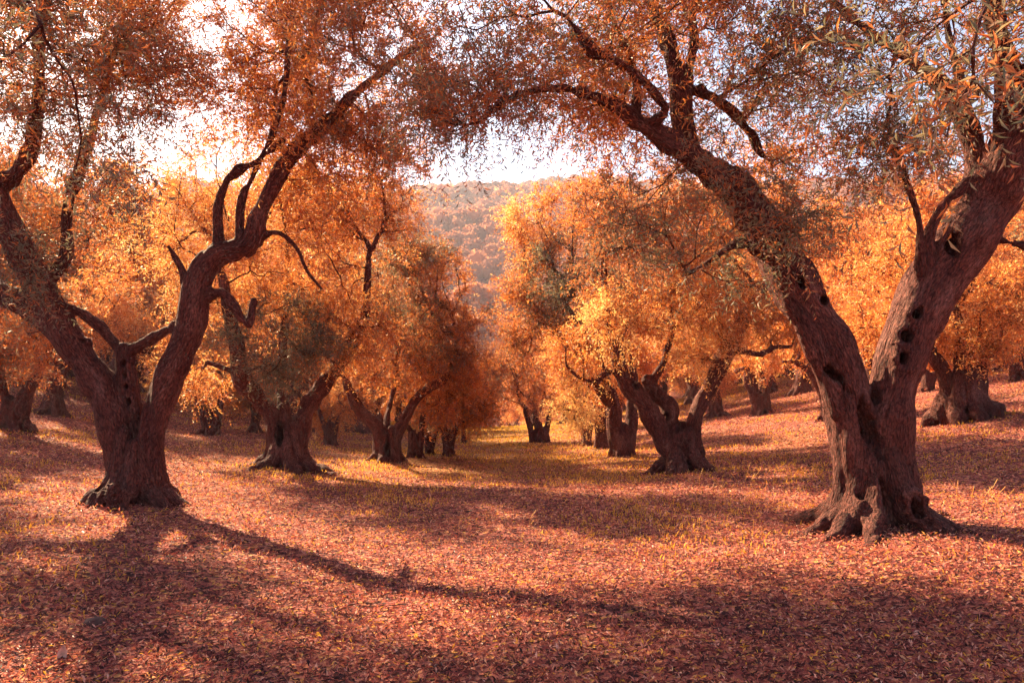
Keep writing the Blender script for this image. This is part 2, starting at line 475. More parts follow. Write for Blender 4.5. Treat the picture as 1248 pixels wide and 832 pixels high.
def ground_material():
    m, nt, N, L = new_mat('leaf_covered_soil')
    out = N.new('ShaderNodeOutputMaterial'); pb = N.new('ShaderNodeBsdfPrincipled')
    tc = N.new('ShaderNodeTexCoord')
    def noise(sc, det=4, rough=.6):
        n = N.new('ShaderNodeTexNoise'); n.inputs['Scale'].default_value = sc; n.inputs['Detail'].default_value = det; n.inputs['Roughness'].default_value = rough
        L.new(tc.outputs['Object'], n.inputs['Vector']); return n
    n1 = noise(.35, 5); n2 = noise(16, 5, .75)
    v = N.new('ShaderNodeTexVoronoi'); v.inputs['Scale'].default_value = 22; v.inputs['Randomness'].default_value = 1; L.new(tc.outputs['Object'], v.inputs['Vector'])
    leaf = ramp(N, [(.0, (.05, .018, .018)), (.35, (.18, .05, .042)), (.6, (.42, .11, .09)), (.85, (.66, .24, .17)), (1, (.74, .36, .10))]); 
    sep = N.new('ShaderNodeSeparateColor'); L.new(v.outputs['Color'], sep.inputs[0]); L.new(sep.outputs[0], leaf.inputs[0])
    tint = ramp(N, [(.3, (.55, .5, .5)), (.65, (1.15, 1.1, 1.05))]); L.new(n2.outputs[0], tint.inputs[0])
    mu = N.new('ShaderNodeMix'); mu.data_type = 'RGBA'; mu.blend_type = 'MULTIPLY'; mu.inputs['Factor'].default_value = .9
    L.new(leaf.outputs[0], mu.inputs['A']); L.new(tint.outputs[0], mu.inputs['B'])
    gr = ramp(N, [(.3, (.20, .10, .025)), (.7, (.62, .33, .05))]); L.new(n2.outputs[0], gr.inputs[0])
    at = N.new('ShaderNodeAttribute'); at.attribute_name = 'grassy'
    mk = N.new('ShaderNodeMath'); mk.operation = 'MULTIPLY_ADD'; L.new(n1.outputs[0], mk.inputs[0]); mk.inputs[1].default_value = 1.6; mk.inputs[2].default_value = -1.0
    ad = N.new('ShaderNodeMath'); ad.operation = 'ADD'; ad.use_clamp = True; L.new(mk.outputs[0], ad.inputs[0]); L.new(at.outputs['Fac'], ad.inputs[1])
    mg = N.new('ShaderNodeMix'); mg.data_type = 'RGBA'; L.new(ad.outputs[0], mg.inputs['Factor']); L.new(mu.outputs['Result'], mg.inputs['A']); L.new(gr.outputs[0], mg.inputs['B'])
    L.new(mg.outputs['Result'], pb.inputs['Base Color']); pb.inputs['Roughness'].default_value = .9; pb.inputs['Specular IOR Level'].default_value = .15
    b = N.new('ShaderNodeBump'); b.inputs['Strength'].default_value = 1; b.inputs['Distance'].default_value = .05
    ads = N.new('ShaderNodeMath'); ads.operation = 'ADD'; L.new(n2.outputs[0], ads.inputs[0]); L.new(v.outputs['Distance'], ads.inputs[1])
    L.new(ads.outputs[0], b.inputs['Height']); L.new(b.outputs[0], pb.inputs['Normal']); L.new(pb.outputs[0], out.inputs[0])
    return m
M_GROUND = ground_material()

def plain(name, col, rough=.9, nsc=8):
    m, nt, N, L = new_mat(name)
    out = N.new('ShaderNodeOutputMaterial'); pb = N.new('ShaderNodeBsdfPrincipled')
    tc = N.new('ShaderNodeTexCoord'); n = N.new('ShaderNodeTexNoise'); n.inputs['Scale'].default_value = nsc; n.inputs['Detail'].default_value = 5
    L.new(tc.outputs['Object'], n.inputs['Vector'])
    r = ramp(N, [(.3, tuple(c * .55 for c in col)), (.7, tuple(min(1, c * 1.3) for c in col))]); L.new(n.outputs[0], r.inputs[0])
    L.new(r.outputs[0], pb.inputs['Base Color']); pb.inputs['Roughness'].default_value = rough
    L.new(pb.outputs[0], out.inputs[0]); return m

# ------------------------------------------------------------------ trees described by what is seen
def grassy(x, y):
    u = np.asarray(x) + .038 * np.asarray(y); y = np.asarray(y)
    return smooth01(9, 24, y) * (.62 * np.exp(-(u / 7) ** 2) + .16) + .5 * smooth01(38, 60, y)

def root_strands(R, htop, n, cen, base, r_, lean=(0, 0), spread=1.9, sr=.36):
    """cords of wood that run down the bole and out into the ground"""
    out = []
    for i in range(n):
        th = 2 * math.pi * (i + r_.uniform(-.3, .3)) / n
        tw = r_.uniform(-.3, .45); q = r_.uniform(.8, 1.15)
        pts = []
        for (f, z, rr) in ((.42, htop * r_.uniform(.75, 1.05), sr * .75), (.58, htop * .5, sr * .95), (.78, htop * .22, sr), (1.08, .16, sr * .85), (1.08 + (spread - 1.08) * .5 * q, .03, sr * .56), (spread * q, -.04, sr * .36), (spread * q * 1.25, -.16, sr * .22)):
            a = th + tw * (1 - z / max(htop, .1))
            k = max(z, 0) / htop
            x = cen[0] * 1 + lean[0] * k + math.cos(a) * f * R; y = cen[1] + lean[1] * k + math.sin(a) * f * R
            zz = z + (float(zg(base[0] + x, base[1] + y)) - base[2]) * (1 if z < .3 else 0)
            pts.append((x, y, zz, rr * R))
        out.append(pts)
    return out

ALL_BASES = []
def tree_at(label, bx, by, limbs, hollows=(), blobs=(), R=None, htop=1.2, nstr=8, h=.04, leaf=(.07, .015), shoots=5, per=16, shoot_len=.4,
            seed=1, fine=False, twigs=True, Y=None, k=.07, gnarl=.02, tip=.004, src_from=.35, droop=.35, spread=1.9, group=None, lean=0, sr=.36, mat=None):
    if Y is None: Y = G(bx, by)
    b = P(bx, by, Y); b[2] = float(zg(b[0], Y)) - .02
    T0 = time.time()
    s = Y / F
    r_ = np.random.default_rng(seed)
    root = bpy.data.objects.new('olive_tree', None); COL.objects.link(root); root.location = b
    tag(root, label, 'olive tree', group)
    def cv(pt):
        px, py, rp = pt[:3]; dy = pt[3] if len(pt) > 3 else 0
        q = P(px, py, Y + dy) - b
        return (q[0], q[1], q[2], rp * (Y + dy) / F)
    Lm = [[cv(p) for p in l] for l in limbs]
    Hs = [((P(px, py, Y) - b), (rx * s, .35 if rx * s > .05 else .15, ry * s), t) for px, py, rx, ry, t in hollows]
    R = R * s
    st = root_strands(R, htop, nstr, (0, 0), b, r_, lean=(lean * s, 0), spread=spread, sr=sr)
    me, Ls = trunk_mesh('trunk', Lm, st, Hs, h, M_BARK, seed, k=k, gnarl=gnarl)
    T1 = time.time()
    link('trunk', me, root)
    src = np.vstack([l[int(len(l) * src_from):, :3] for l in Ls])
    src = src[src[:, 2] > htop * .8] if (src[:, 2] > htop * .8).sum() > 3 else src
    Bl = []; fine_air = h < .03
    for bl in blobs:
        px, py, rx, ry, dy, rd, n, tone = bl
        c = P(px, py, Y + dy) - b; sc = (Y + dy) / F
        if fine_air: n = max(6, int(n * .78)); tone = tone - .09
        Bl.append((c, (rx * sc, rd, ry * sc), n, tone))
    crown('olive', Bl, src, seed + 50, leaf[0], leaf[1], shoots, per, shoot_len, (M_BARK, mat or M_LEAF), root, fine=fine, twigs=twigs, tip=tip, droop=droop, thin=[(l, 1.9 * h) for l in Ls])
    ALL_BASES.append((b[0], b[1]))
    print('tree', label[:40], 'Y=%.1f x=%.1f z=%.2f' % (Y, b[0], b[2]), 'trunk %.1fs crown %.1fs' % (T1 - T0, time.time() - T1))
    return root

# --- big left tree
tree_at('large leaning olive at left with three stems and a tall black hollow in its fork', 166, 617,
  [[(156, 622, 24), (152, 568, 23), (141, 515, 20), (117, 465, 19.5), (84, 418, 19), (62, 372, 18), (34, 322, 17, -.2), (10, 268, 15, -.4), (-22, 205, 12, -.5), (-60, 120, 9, -.6)],
   [(80, 408, 16), (40, 376, 15, .1), (0, 356, 14, .3), (-50, 330, 12, .5), (-110, 250, 9, .6)],
   [(180, 620, 21), (182, 568, 19), (187, 521, 17), (198, 478, 16.5), (217, 437, 17), (234, 395, 18), (243, 346, 17), (262, 312, 15), (303, 297, 12), (318, 256, 10), (348, 199, 9), (379, 167, 8, -.2), (420, 128, 6.5, -.3), (470, 84, 5, -.4), (520, 50, 3, -.4)],
   [(266, 306, 7.5), (267, 252, 5.5), (281, 214, 5), (308, 200, 4.2), (345, 170, 3)],
   [(294, 298, 7), (297, 244, 5), (322, 184, 4), (345, 120, 3.5), (352, 40, 2)],
   [(379, 167, 5), (372, 100, 4, .1), (382, 32, 3, .2), (410, -30, 2, .3)],
   [(164, 530, 10, .12), (160, 498, 10.5, .1), (156, 464, 10.5, .1), (153, 428, 11, .1)],
   [(154, 430, 8, .1), (172, 420, 7, .1), (190, 409, 6.5, .1), (212, 398, 6, .05)],
   [(152, 430, 8, .1), (142, 420, 7, .1), (126, 402, 7, .1), (100, 382, 7, .05), (80, 372, 6)],
   [(-8, 232, 11, -.4), (22, 208, 9, -.5), (44, 150, 8, -.7), (48, 50, 6, -.9), (58, -20, 5, -1)],
   [(50, 350, 10), (80, 316, 8, .1), (83, 254, 7, .2), (106, 180, 6, .2), (122, 120, 4, .2), (150, 40, 2.5, .2)],
   [(-50, 140, 9, -.6), (-120, 20, 8, -2), (-110, -70, 6, -4), (-10, -60, 4, -5), (50, 30, 2.2, -5.3)],
   [(252, 362, 8), (268, 356, 5), (284, 371, 4.5), (302, 394, 4), (311, 366, 3)],
   [(316, 288, 4.5), (340, 284, 3), (362, 303, 2.4), (374, 330, 2), (392, 352, 1.4)],
   [(255, 356, 6), (228, 352, 4), (222, 330, 3), (205, 300, 2)]],
  hollows=[(171, 526, 9, 25, -.25), (168, 606, 6, 12, -.3), (134, 600, 4, 10, .2), (151, 443, 3.2, 4.5, 0), (153, 457, 3, 4.5, 0), (155, 471, 3, 4.5, 0), (158, 489, 3.8, 5.5, 0), (104, 416, 3, 3, 0)],
  blobs=[(60, 60, 130, 110, -1.2, 1.8, 250, .42), (-90, 180, 130, 130, .4, 2, 120, .45), (150, 100, 60, 70, -.8, 1, 70, .44), (60, 250, 90, 70, .1, 1, 60, .38),
         (380, 70, 150, 90, 0, 2, 280, .56), (260, 0, 190, 70, .2, 2, 190, .55), (400, 180, 120, 50, .6, 1.6, 90, .6), (120, 40, 110, 60, .8, 1.6, 110, .5), (20, 250, 60, 60, .8, 1.2, 50, .5), (480, 105, 90, 95, -.4, 1.6, 105, .36), (290, 130, 90, 90, .7, 1.4, 90, .68),
         (390, 200, 80, 60, .4, 1.2, 60, .62), (170, -110, 330, 90, 0, 2.4, 200, .5), (40, 120, 90, 110, -5.2, .8, 18, .3), (30, 320, 60, 60, -.8, .4, 24, .25)],
  R=38, htop=1.1, nstr=9, h=.022, leaf=(.086, .0165), shoots=6, per=18, shoot_len=.62, seed=11, k=.034, gnarl=.028, tip=.0035, spread=1.8, sr=.29, lean=0)

# --- big right tree
tree_at('thick forked olive at right with a row of round hollows up its right limb', 1066, 645,
  [[(1054, 655, 34), (1050, 590, 31), (1044, 530, 28), (1032, 475, 28), (1012, 425, 29), (984, 374, 29), (953, 320, 26), (930, 275, 24), (893, 232, 22), (858, 205, 17, -.2), (822, 176, 12, -.3), (776, 148, 9, -.4), (733, 122, 7, -.5), (683, 108, 5, -.6), (630, 116, 3.5, -.8), (580, 150, 2, -.9)],
   [(1085, 652, 34), (1084, 590, 33), (1082, 530, 31), (1089, 475, 29), (1104, 420, 29), (1124, 370, 31), (1150, 326, 33), (1178, 288, 32), (1204, 248, 31), (1234, 190, 28, -.2), (1262, 120, 24, -.4), (1290, 20, 16, -.6)],
   [(1182, 255, 19), (1187, 205, 14), (1184, 170, 13), (1166, 125, 11), (1135, 92, 8), (1105, 72, 6), (1060, 40, 4, -.1), (1010, 0, 3, -.2)],
   [(1236, 175, 18, -.2), (1228, 110, 14, -.4), (1216, 40, 11, -.5), (1200, -40, 8, -.6)],
   [(1262, 100, 16, -.4), (1310, -20, 12, -1.6), (1330, -110, 9, -3.4), (1270, -90, 6, -4.7), (1205, 0, 3, -5.2), (1185, 60, 1.5, -5.3)],
   [(1180, 150, 8), (1172, 100, 6, -.1), (1154, 30, 5, -.2), (1150, -30, 3, -.2)],
   [(845, 196, 12, -.2), (832, 150, 11, -.1), (828, 96, 10, 0), (812, 50, 9, .1), (796, 10, 8, .2), (782, -50, 6, .3)],
   [(776, 148, 7, -.4), (775, 100, 6.5, -.3), (760, 55, 5.5, -.3), (743, 10, 4, -.3), (735, -50, 3, -.3)],
   [(830, 106, 8), (872, 121, 6.5, .2), (904, 148, 5.5, .3), (930, 190, 3, .4)],
   [(838, 100, 7), (846, 50, 6, .2), (843, 20, 5.5, .3), (860, -40, 4, .3)],
   [(790, 155, 6, -.4), (812, 130, 5, -.6), (760, 80, 4.5, -.8), (720, 60, 3.5, -1), (690, 20, 2, -1.1)],
   [(1022, 500, 14, -.1), (1006, 455, 13, -.12), (988, 410, 13, -.14), (968, 372, 12, -.12), (950, 342, 10, -.05)],
   [(932, 308, 7), (912, 298, 5, -.1), (894, 298, 4, -.2), (860, 322, 3.5, -.3), (838, 334, 2.5, -.4)],
   [(1130, 350, 10, -.1), (1132, 290, 6, -.2), (1150, 250, 6, -.2), (1178, 222, 6, -.1)],
   [(1124, 330, 6, -.2), (1120, 270, 4, -.3), (1096, 195, 3.5, -.4), (1080, 150, 2.5, -.5)],
   [(1210, 290, 6), (1234, 296, 4, -.2), (1262, 303, 3, -.3)]],
  hollows=[(1046, 516, 10, 30, -.3), (1058, 485, 8, 10, 0), (1091, 413, 8, 10, .2), (1086, 438, 7, 11, .2), (1148, 302, 10, 15, .2), (1103, 386, 6, 11, .35), (1025, 478, 4.5, 10, -.3),
           (1088, 612, 8, 20, -.2), (1058, 602, 6, 20, -.25), (1008, 458, 7, 14, -.6), (964, 347, 5, 8, -.4), (997, 368, 4, 5, 0), (1028, 620, 4, 14, .3)],
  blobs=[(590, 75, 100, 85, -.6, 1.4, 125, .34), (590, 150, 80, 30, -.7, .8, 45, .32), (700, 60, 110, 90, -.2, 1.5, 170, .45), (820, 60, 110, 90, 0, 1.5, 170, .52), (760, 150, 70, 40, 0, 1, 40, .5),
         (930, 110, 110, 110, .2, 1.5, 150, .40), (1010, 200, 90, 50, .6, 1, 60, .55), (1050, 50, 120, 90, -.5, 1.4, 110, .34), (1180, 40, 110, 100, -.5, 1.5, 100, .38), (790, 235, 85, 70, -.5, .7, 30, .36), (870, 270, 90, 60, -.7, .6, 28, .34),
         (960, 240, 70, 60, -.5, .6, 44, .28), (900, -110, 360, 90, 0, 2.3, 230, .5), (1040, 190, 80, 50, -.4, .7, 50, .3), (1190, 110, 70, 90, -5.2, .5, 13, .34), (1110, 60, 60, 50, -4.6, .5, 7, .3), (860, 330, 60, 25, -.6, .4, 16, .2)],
  R=55, htop=1.05, nstr=10, h=.02, leaf=(.08, .0155), shoots=5, per=18, shoot_len=.6, seed=21, k=.034, gnarl=.028, tip=.003, spread=1.95, sr=.27, lean=0)

# --- middle distance, left
tree_at('stout olive behind the big left tree, dusky twigs over its short double trunk', 350, 572,
  [[(340, 578, 13), (338, 540, 11.5), (332, 506, 10.5), (314, 484, 10.5), (296, 460, 12, -.3), (288, 425, 10, -.4), (280, 385, 8, -.4), (268, 330, 5, -.3)],
   [(362, 578, 12), (363, 540, 10.5), (369, 506, 10), (388, 478, 10), (406, 456, 9.5, .2), (425, 425, 9, .4), (445, 380, 6, .5), (450, 320, 4, .5)],
   [(350, 545, 9), (347, 505, 7), (340, 470, 5, .5), (345, 420, 6, .8), (350, 350, 4, 1)],
   [(300, 462, 5, -.3), (276, 450, 3, -.5), (252, 441, 2.5, -.6)]],
  hollows=[(345, 530, 5, 17, -.15), (366, 492, 5, 7, .4)],
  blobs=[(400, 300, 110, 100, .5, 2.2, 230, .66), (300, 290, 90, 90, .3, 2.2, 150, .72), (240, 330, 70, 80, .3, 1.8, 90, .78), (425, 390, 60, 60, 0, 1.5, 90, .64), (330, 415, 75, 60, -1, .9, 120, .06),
         (475, 250, 65, 80, .5, 1.6, 130, .5), (390, 440, 40, 30, -.8, .7, 26, .2), (350, 360, 110, 50, .6, 1.8, 110, .68), (245, 440, 40, 50, .6, 1, 40, .7), (330, 220, 120, 50, .6, 2, 120, .7), (200, 270, 70, 60, .8, 1.6, 80, .8), (420, 230, 70, 50, .6, 1.6, 80, .6)],
  R=26, htop=1.1, nstr=8, h=.035, leaf=(.082, .02), shoots=7, per=14, shoot_len=.5, seed=31, k=.05, gnarl=.035, tip=.005, spread=2.3, sr=.36)

tree_at('V-shaped olive left of the grassy aisle, its right limb reaching over the aisle', 472, 563,
  [[(466, 566, 11), (464, 542, 10), (460, 522, 9), (449, 509, 7.5), (436, 498, 6.5), (427, 480, 5.5), (418, 458, 4.5), (405, 430, 3.5)],
   [(480, 566, 10), (480, 545, 9.5), (482, 530, 8), (496, 507, 7), (509, 486, 6.5), (526, 471, 6), (541, 463, 5), (552, 446, 4, .2), (560, 415, 3, .4)],
   [(470, 535, 6), (472, 508, 4, .3), (480, 470, 3, .5), (485, 420, 2.4, .6)]],
  hollows=[(474, 548, 3.2, 8, 0)],
  blobs=[(505, 405, 75, 70, .3, 2, 190, .38), (475, 350, 70, 60, .3, 2, 150, .24), (565, 400, 40, 60, .2, 1.6, 120, .5), (505, 305, 45, 35, .3, 1.6, 70, .22), (440, 430, 40, 45, -.5, 1.2, 60, .62), (540, 450, 50, 25, .3, 1.2, 40, .5), (535, 350, 45, 50, .4, 1.2, 70, .55), (495, 470, 30, 20, 1, 1, 20, .5)],
  R=15, htop=1.0, nstr=7, h=.035, leaf=(.095, .024), shoots=7, per=13, shoot_len=.5, seed=41, k=.05, gnarl=.03, tip=.006, spread=2.0)

# --- middle distance, right
tree_at('forked olive right of the aisle with a long split hollow and bright orange crown', 830, 577,
  [[(820, 582, 12), (814, 548, 12), (800, 516, 11.5), (778, 485, 10.5), (757, 458, 9.5), (750, 420, 8), (740, 370, 6, .2), (735, 310, 4, .4)],
   [(843, 582, 11), (843, 548, 10.5), (847, 512, 10), (863, 470, 10), (885, 430, 11), (901, 398, 9), (920, 370, 7, -.1), (945, 330, 5, -.2)],
   [(812, 530, 11, .2), (818, 500, 11, .25), (800, 478, 9, .2), (786, 464, 7, .2)],
   [(782, 492, 8, .15), (794, 467, 6, .2), (808, 442, 5, .2), (820, 400, 4, .3)],
   [(762, 460, 5), (742, 453, 3.6), (727, 464, 3), (706, 460, 2.2), (690, 445, 1.5)],
   [(742, 454, 3.4), (733, 440, 3), (733, 410, 2.4)],
   [(892, 424, 5), (914, 430, 3.4), (928, 432, 3), (944, 424, 2.6), (965, 423, 2)],
   ],
  hollows=[(829, 548, 5, 20, -.15), (840, 501, 3.5, 5, 0), (814, 507, 3.2, 4, 0), (773, 470, 4, 7, -.5)],
  blobs=[(820, 370, 95, 60, -.2, 1.8, 200, .72), (770, 310, 70, 60, 0, 1.8, 130, .36), (900, 350, 80, 60, .4, 1.8, 130, .64), (870, 290, 90, 50, .5, 1.8, 110, .55), (745, 400, 35, 40, -.6, .9, 40, .9), (850, 425, 60, 28, -.3, 1, 40, .78), (770, 255, 80, 50, .5, 1.6, 120, .5), (860, 235, 100, 50, .8, 2, 130, .58), (950, 290, 70, 60, .8, 1.6, 110, .6), (955, 380, 50, 40, .5, 1.2, 50, .6), (710, 420, 30, 40, .3, .9, 36, .6)],
  R=26, htop=1.1, nstr=8, h=.035, leaf=(.082, .02), shoots=7, per=14, shoot_len=.5, seed=51, k=.05, gnarl=.035, tip=.005, spread=1.95, sr=.34)

tree_at('thick olive trunk just left of the forked aisle tree, gold foliage above', 758, 557,
  [[(756, 560, 12), (752, 530, 11), (748, 500, 9), (742, 470, 6), (720, 420, 4, .3), (690, 370, 3, .5)],
   [(764, 560, 9, .3), (768, 525, 8, .4), (772, 490, 6, .5), (770, 440, 4, .6), (745, 380, 3, .7)],
   [(750, 500, 6), (725, 470, 4, .2), (700, 430, 3, .4), (660, 390, 2.4, .6)]],
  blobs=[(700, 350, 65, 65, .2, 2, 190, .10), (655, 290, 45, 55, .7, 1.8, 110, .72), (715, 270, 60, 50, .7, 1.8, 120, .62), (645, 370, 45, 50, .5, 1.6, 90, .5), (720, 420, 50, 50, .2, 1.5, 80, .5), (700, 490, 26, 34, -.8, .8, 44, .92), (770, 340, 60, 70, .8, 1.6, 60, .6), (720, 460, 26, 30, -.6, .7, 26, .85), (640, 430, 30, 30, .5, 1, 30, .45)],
  R=12, htop=1.0, nstr=6, h=.04, leaf=(.10, .026), shoots=7, per=13, shoot_len=.55, seed=61, k=.08, gnarl=.03, tip=.006, spread=1.6)

tree_at('broad fluted olive on the right bank, many pale roots, bushy crown', 1173, 513,
  [[(1160, 516, 15), (1158, 480, 13), (1150, 455, 8), (1138, 432, 6), (1128, 400, 4)],
   [(1175, 516, 18), (1176, 480, 18), (1176, 448, 13), (1172, 420, 8), (1165, 380, 5)],
   [(1190, 516, 14), (1190, 480, 13), (1195, 450, 9), (1206, 425, 7), (1222, 395, 5)]],
  hollows=[(1160, 500, 3.5, 9, 0), (1181, 432, 4, 6, 0)],
  blobs=[(1150, 370, 100, 50, 0, 2.4, 210, .66), (1220, 380, 60, 50, -.3, 1.8, 120, .66), (1090, 340, 60, 60, .5, 2, 110, .68), (1180, 310, 100, 45, .5, 2, 130, .64), (1130, 410, 40, 20, -.5, 1, 26, .62), (1200, 425, 60, 18, -.6, 1.2, 36, .7), (1060, 390, 40, 40, .5, 1.2, 50, .6)],
  R=34, htop=1.1, nstr=10, h=.04, leaf=(.09, .024), shoots=7, per=13, shoot_len=.55, seed=71, k=.07, gnarl=.035, tip=.006, spread=1.35, sr=.3)

# --- smaller individual trees whose shape can be read
def small(label, bx, by, limbs, crownpx, R, seed, tone=.6, Y=None, hollows=(), n=230, htop=1.0, leaf=(.12, .032)):
    Yb = Y or G(bx, by)
    s = Yb / F
    r_ = np.random.default_rng(seed * 3)
    bl = []
    cx, cy, rx, ry = crownpx
    for i in range(6):
        a = r_.uniform(0, 6.28); f = r_.uniform(.3, .6)
        bl.append((cx + rx * f * math.cos(a), cy + ry * f * math.sin(a), rx * r_.uniform(.42, .6), ry * r_.uniform(.45, .65), r_.uniform(-1.2, 1.2), rx * s * .5, n // 6, tone + r_.uniform(-.14, .14)))
    limbs = [[(p[0], p[1], p[2] * .82, *p[3:]) for p in l] for l in limbs]
    return tree_at(label, bx, by, limbs, hollows=hollows, blobs=bl, R=R * .75, htop=htop, nstr=6, h=.055, leaf=leaf, shoots=7, per=12, shoot_len=.6, seed=seed, k=.06, gnarl=.035, tip=.007, spread=2.1, Y=Y, twigs=False)

small('dark curved olive trunk at the left picture edge', 16, 526, [[(14, 528, 14), (20, 505, 13), (30, 480, 10), (42, 460, 8), (52, 445, 6), (66, 410, 4)], [(10, 528, 12), (6, 500, 9), (4, 470, 6), (-10, 420, 4)]], (30, 400, 75, 70), 20, 101, .42)
small('upright olive trunk with flared foot between the left edge tree and the big left tree', 66, 507, [[(66, 510, 13), (67, 485, 12), (66, 455, 9), (58, 420, 5)], [(68, 495, 9), (76, 460, 7), (88, 420, 4)]], (90, 370, 80, 80), 17, 102, .6)
small('small V-shaped olive seen between the big left tree and the stout one', 256, 531, [[(254, 533, 8), (250, 512, 7), (240, 490, 4.5), (230, 475, 3)], [(260, 533, 7), (264, 508, 6), (272, 480, 4), (276, 465, 3)]], (225, 400, 80, 85), 12, 103, .66)
small('slim olive just left of the stout double trunk, half hidden by twigs', 311, 528, [[(310, 530, 5), (309, 505, 4), (304, 470, 3)], [(312, 520, 4), (320, 490, 3)]], (300, 470, 45, 40), 8, 104, .5)
small('small forked olive between the stout double trunk and the V-shaped tree', 403, 544, [[(401, 546, 6), (400, 528, 5), (392, 512, 3.5), (386, 490, 2)], [(405, 546, 5), (408, 525, 4), (414, 505, 3)]], (405, 475, 50, 45), 9, 105, .55)
small('slender olive directly behind the V-shaped tree', 507, 560, [[(504, 562, 7), (504, 542, 6.5), (500, 525, 4), (492, 515, 3)], [(510, 562, 6), (511, 540, 5.5), (514, 515, 4), (520, 480, 3)]], (530, 470, 48, 45), 10, 106, .55)
small('thin-stemmed olive, second behind the V-shaped tree', 524, 556, [[(522, 558, 4), (521, 540, 3.5), (518, 515, 2.5)], [(526, 556, 3.5), (530, 530, 3), (538, 512, 2.4)]], (545, 475, 40, 38), 6, 107, .5)
small('short dark olive, third behind the V-shaped tree at the aisle edge', 546, 558, [[(544, 560, 8), (544, 540, 7), (540, 515, 4)], [(550, 560, 6), (551, 540, 5.5), (558, 515, 3.5)]], (565, 480, 42, 40), 9, 108, .45)
small('tiny far olive standing in the bright grass at the end of the aisle', 565, 541, [[(565, 543, 2.6), (565, 530, 2.2), (562, 515, 1.6)]], (585, 470, 42, 55), 4, 109, .52)
small('three-stemmed olive right of the aisle end', 657, 540, [[(648, 541, 4.6), (647, 525, 4), (640, 500, 3)], [(657, 542, 4.6), (655, 528, 4), (652, 500, 3)], [(666, 542, 5), (667, 520, 4.6), (672, 495, 3)]], (655, 440, 60, 75), 9, 110, .56, n=320)
small('dark olive trunk behind the gold low foliage', 713, 545, [[(712, 547, 6), (712, 525, 5.5), (708, 500, 4)], [(716, 545, 4), (722, 515, 3)]], (712, 450, 50, 60), 8, 111, .66)
small('reddish olive trunk in the group left of the forked aisle tree', 737, 548, [[(737, 550, 8), (737, 525, 7.5), (735, 500, 5)], [(726, 550, 4), (727, 525, 3.4), (724, 500, 2.4)]], (745, 440, 60, 55), 10, 112, .62)
small('olive with wide flared foot behind the right limb of the forked aisle tree', 872, 509, [[(872, 511, 9), (873, 490, 8), (874, 468, 5)], [(868, 500, 5), (862, 480, 4)]], (872, 430, 60, 45), 13, 113, .6)
small('olive on the far right slope with two crossed stems and one leaning limb', 928, 506, [[(922, 508, 5), (918, 488, 4.6), (910, 466, 4.4), (912, 450, 4), (898, 452, 3)], [(926, 508, 5), (922, 480, 4.6), (916, 455, 4)], [(934, 508, 5.5), (934, 485, 5), (938, 465, 4.6), (946, 446, 4), (960, 440, 2.4)]], (935, 415, 75, 45), 11, 114, .62, n=280)
small('olive leaning left just beside the big right trunk', 1005, 514, [[(1006, 516, 6), (1003, 490, 5), (996, 466, 5), (985, 452, 4.4), (970, 442, 3), (955, 441, 2)], [(1004, 500, 4), (1010, 470, 3.4), (1015, 440, 2.6)]], (1000, 390, 70, 50), 9, 115, .6)
small('V-shaped olive at the right picture edge on the bank', 1240, 465, [[(1237, 467, 6), (1233, 450, 5), (1226, 432, 4), (1222, 415, 3)], [(1243, 467, 6), (1245, 445, 5), (1248, 425, 4)]], (1240, 375, 60, 50), 9, 116, .64)
small('dark olive half hidden between the big right trunk and the fluted tree', 1130, 478, [[(1128, 480, 7), (1128, 460, 6), (1122, 440, 4)], [(1134, 475, 5), (1138, 455, 4)]], (1115, 400, 60, 50), 9, 117, .62)

# ------------------------------------------------------------------ generic olives, far and unseen at left: four kinds, then copies
def far_tree(seed, label):
    r_ = np.random.default_rng(seed)
    root = bpy.data.objects.new('olive_tree', None); COL.objects.link(root)
    nl = int(r_.integers(2, 4)); limbs = []
    a0 = r_.uniform(0, 6.28)
    for i in range(nl):
        a = a0 + 6.283 * i / nl + r_.uniform(-.4, .4); o = r_.uniform(.9, 1.5)
        hh = r_.uniform(3.6, 4.6)
        limbs.append([(.1 * math.cos(a), .1 * math.sin(a), -.2, .27), (.14 * math.cos(a), .14 * math.sin(a), .8, .24), (.45 * math.cos(a), .45 * math.sin(a), 1.5, .19),
                      (o * .9 * math.cos(a + .2), o * .9 * math.sin(a + .2), 2.4, .13), (o * 1.2 * math.cos(a), o * 1.2 * math.sin(a), hh, .06)])
    class B: pass
    st = []
    for i in range(6):
        a = 6.283 * i / 6 + r_.uniform(-.3, .3)
        st.append([(.16 * math.cos(a), .16 * math.sin(a), 1.0, .11), (.26 * math.cos(a), .26 * math.sin(a), .4, .13), (.42 * math.cos(a + .2), .42 * math.sin(a + .2), .08, .12), (.75 * math.cos(a + .3), .75 * math.sin(a + .3), -.12, .06)])
    me, Ls = trunk_mesh('trunk', limbs, st, [], .06, M_BARK, seed, k=.09, gnarl=.03)
    link('trunk', me, root)
    src = np.vstack([l[len(l) // 2:, :3] for l in Ls])
    bl = []
    for i in range(20):
        a = r_.uniform(0, 6.283); f = r_.uniform(.2, 1) ** .7 * 2.5; z = r_.uniform(2.3, 6.6)
        f *= 1 - .4 * max(0, (z - 4.4) / 2.2)
        s = r_.uniform(.75, 1.15)
        bl.append(((f * math.cos(a), f * math.sin(a), z), (s * 1.15, s * 1.15, s * .9), 26, .53 + r_.uniform(-.14, .14)))
    crown('olive', bl, src, seed + 9, .15, .045, 7, 11, .65, (M_BARK, M_FAR), root, twigs=False, tip=.008)
    return root
FAR_LABEL = 'olive of the far orchard rows, behind the nearer trunks, or added unseen at left to cast shade'
protos = [far_tree(200 + i, FAR_LABEL) for i in range(5)]
rf = np.random.default_rng(77)
spots = []
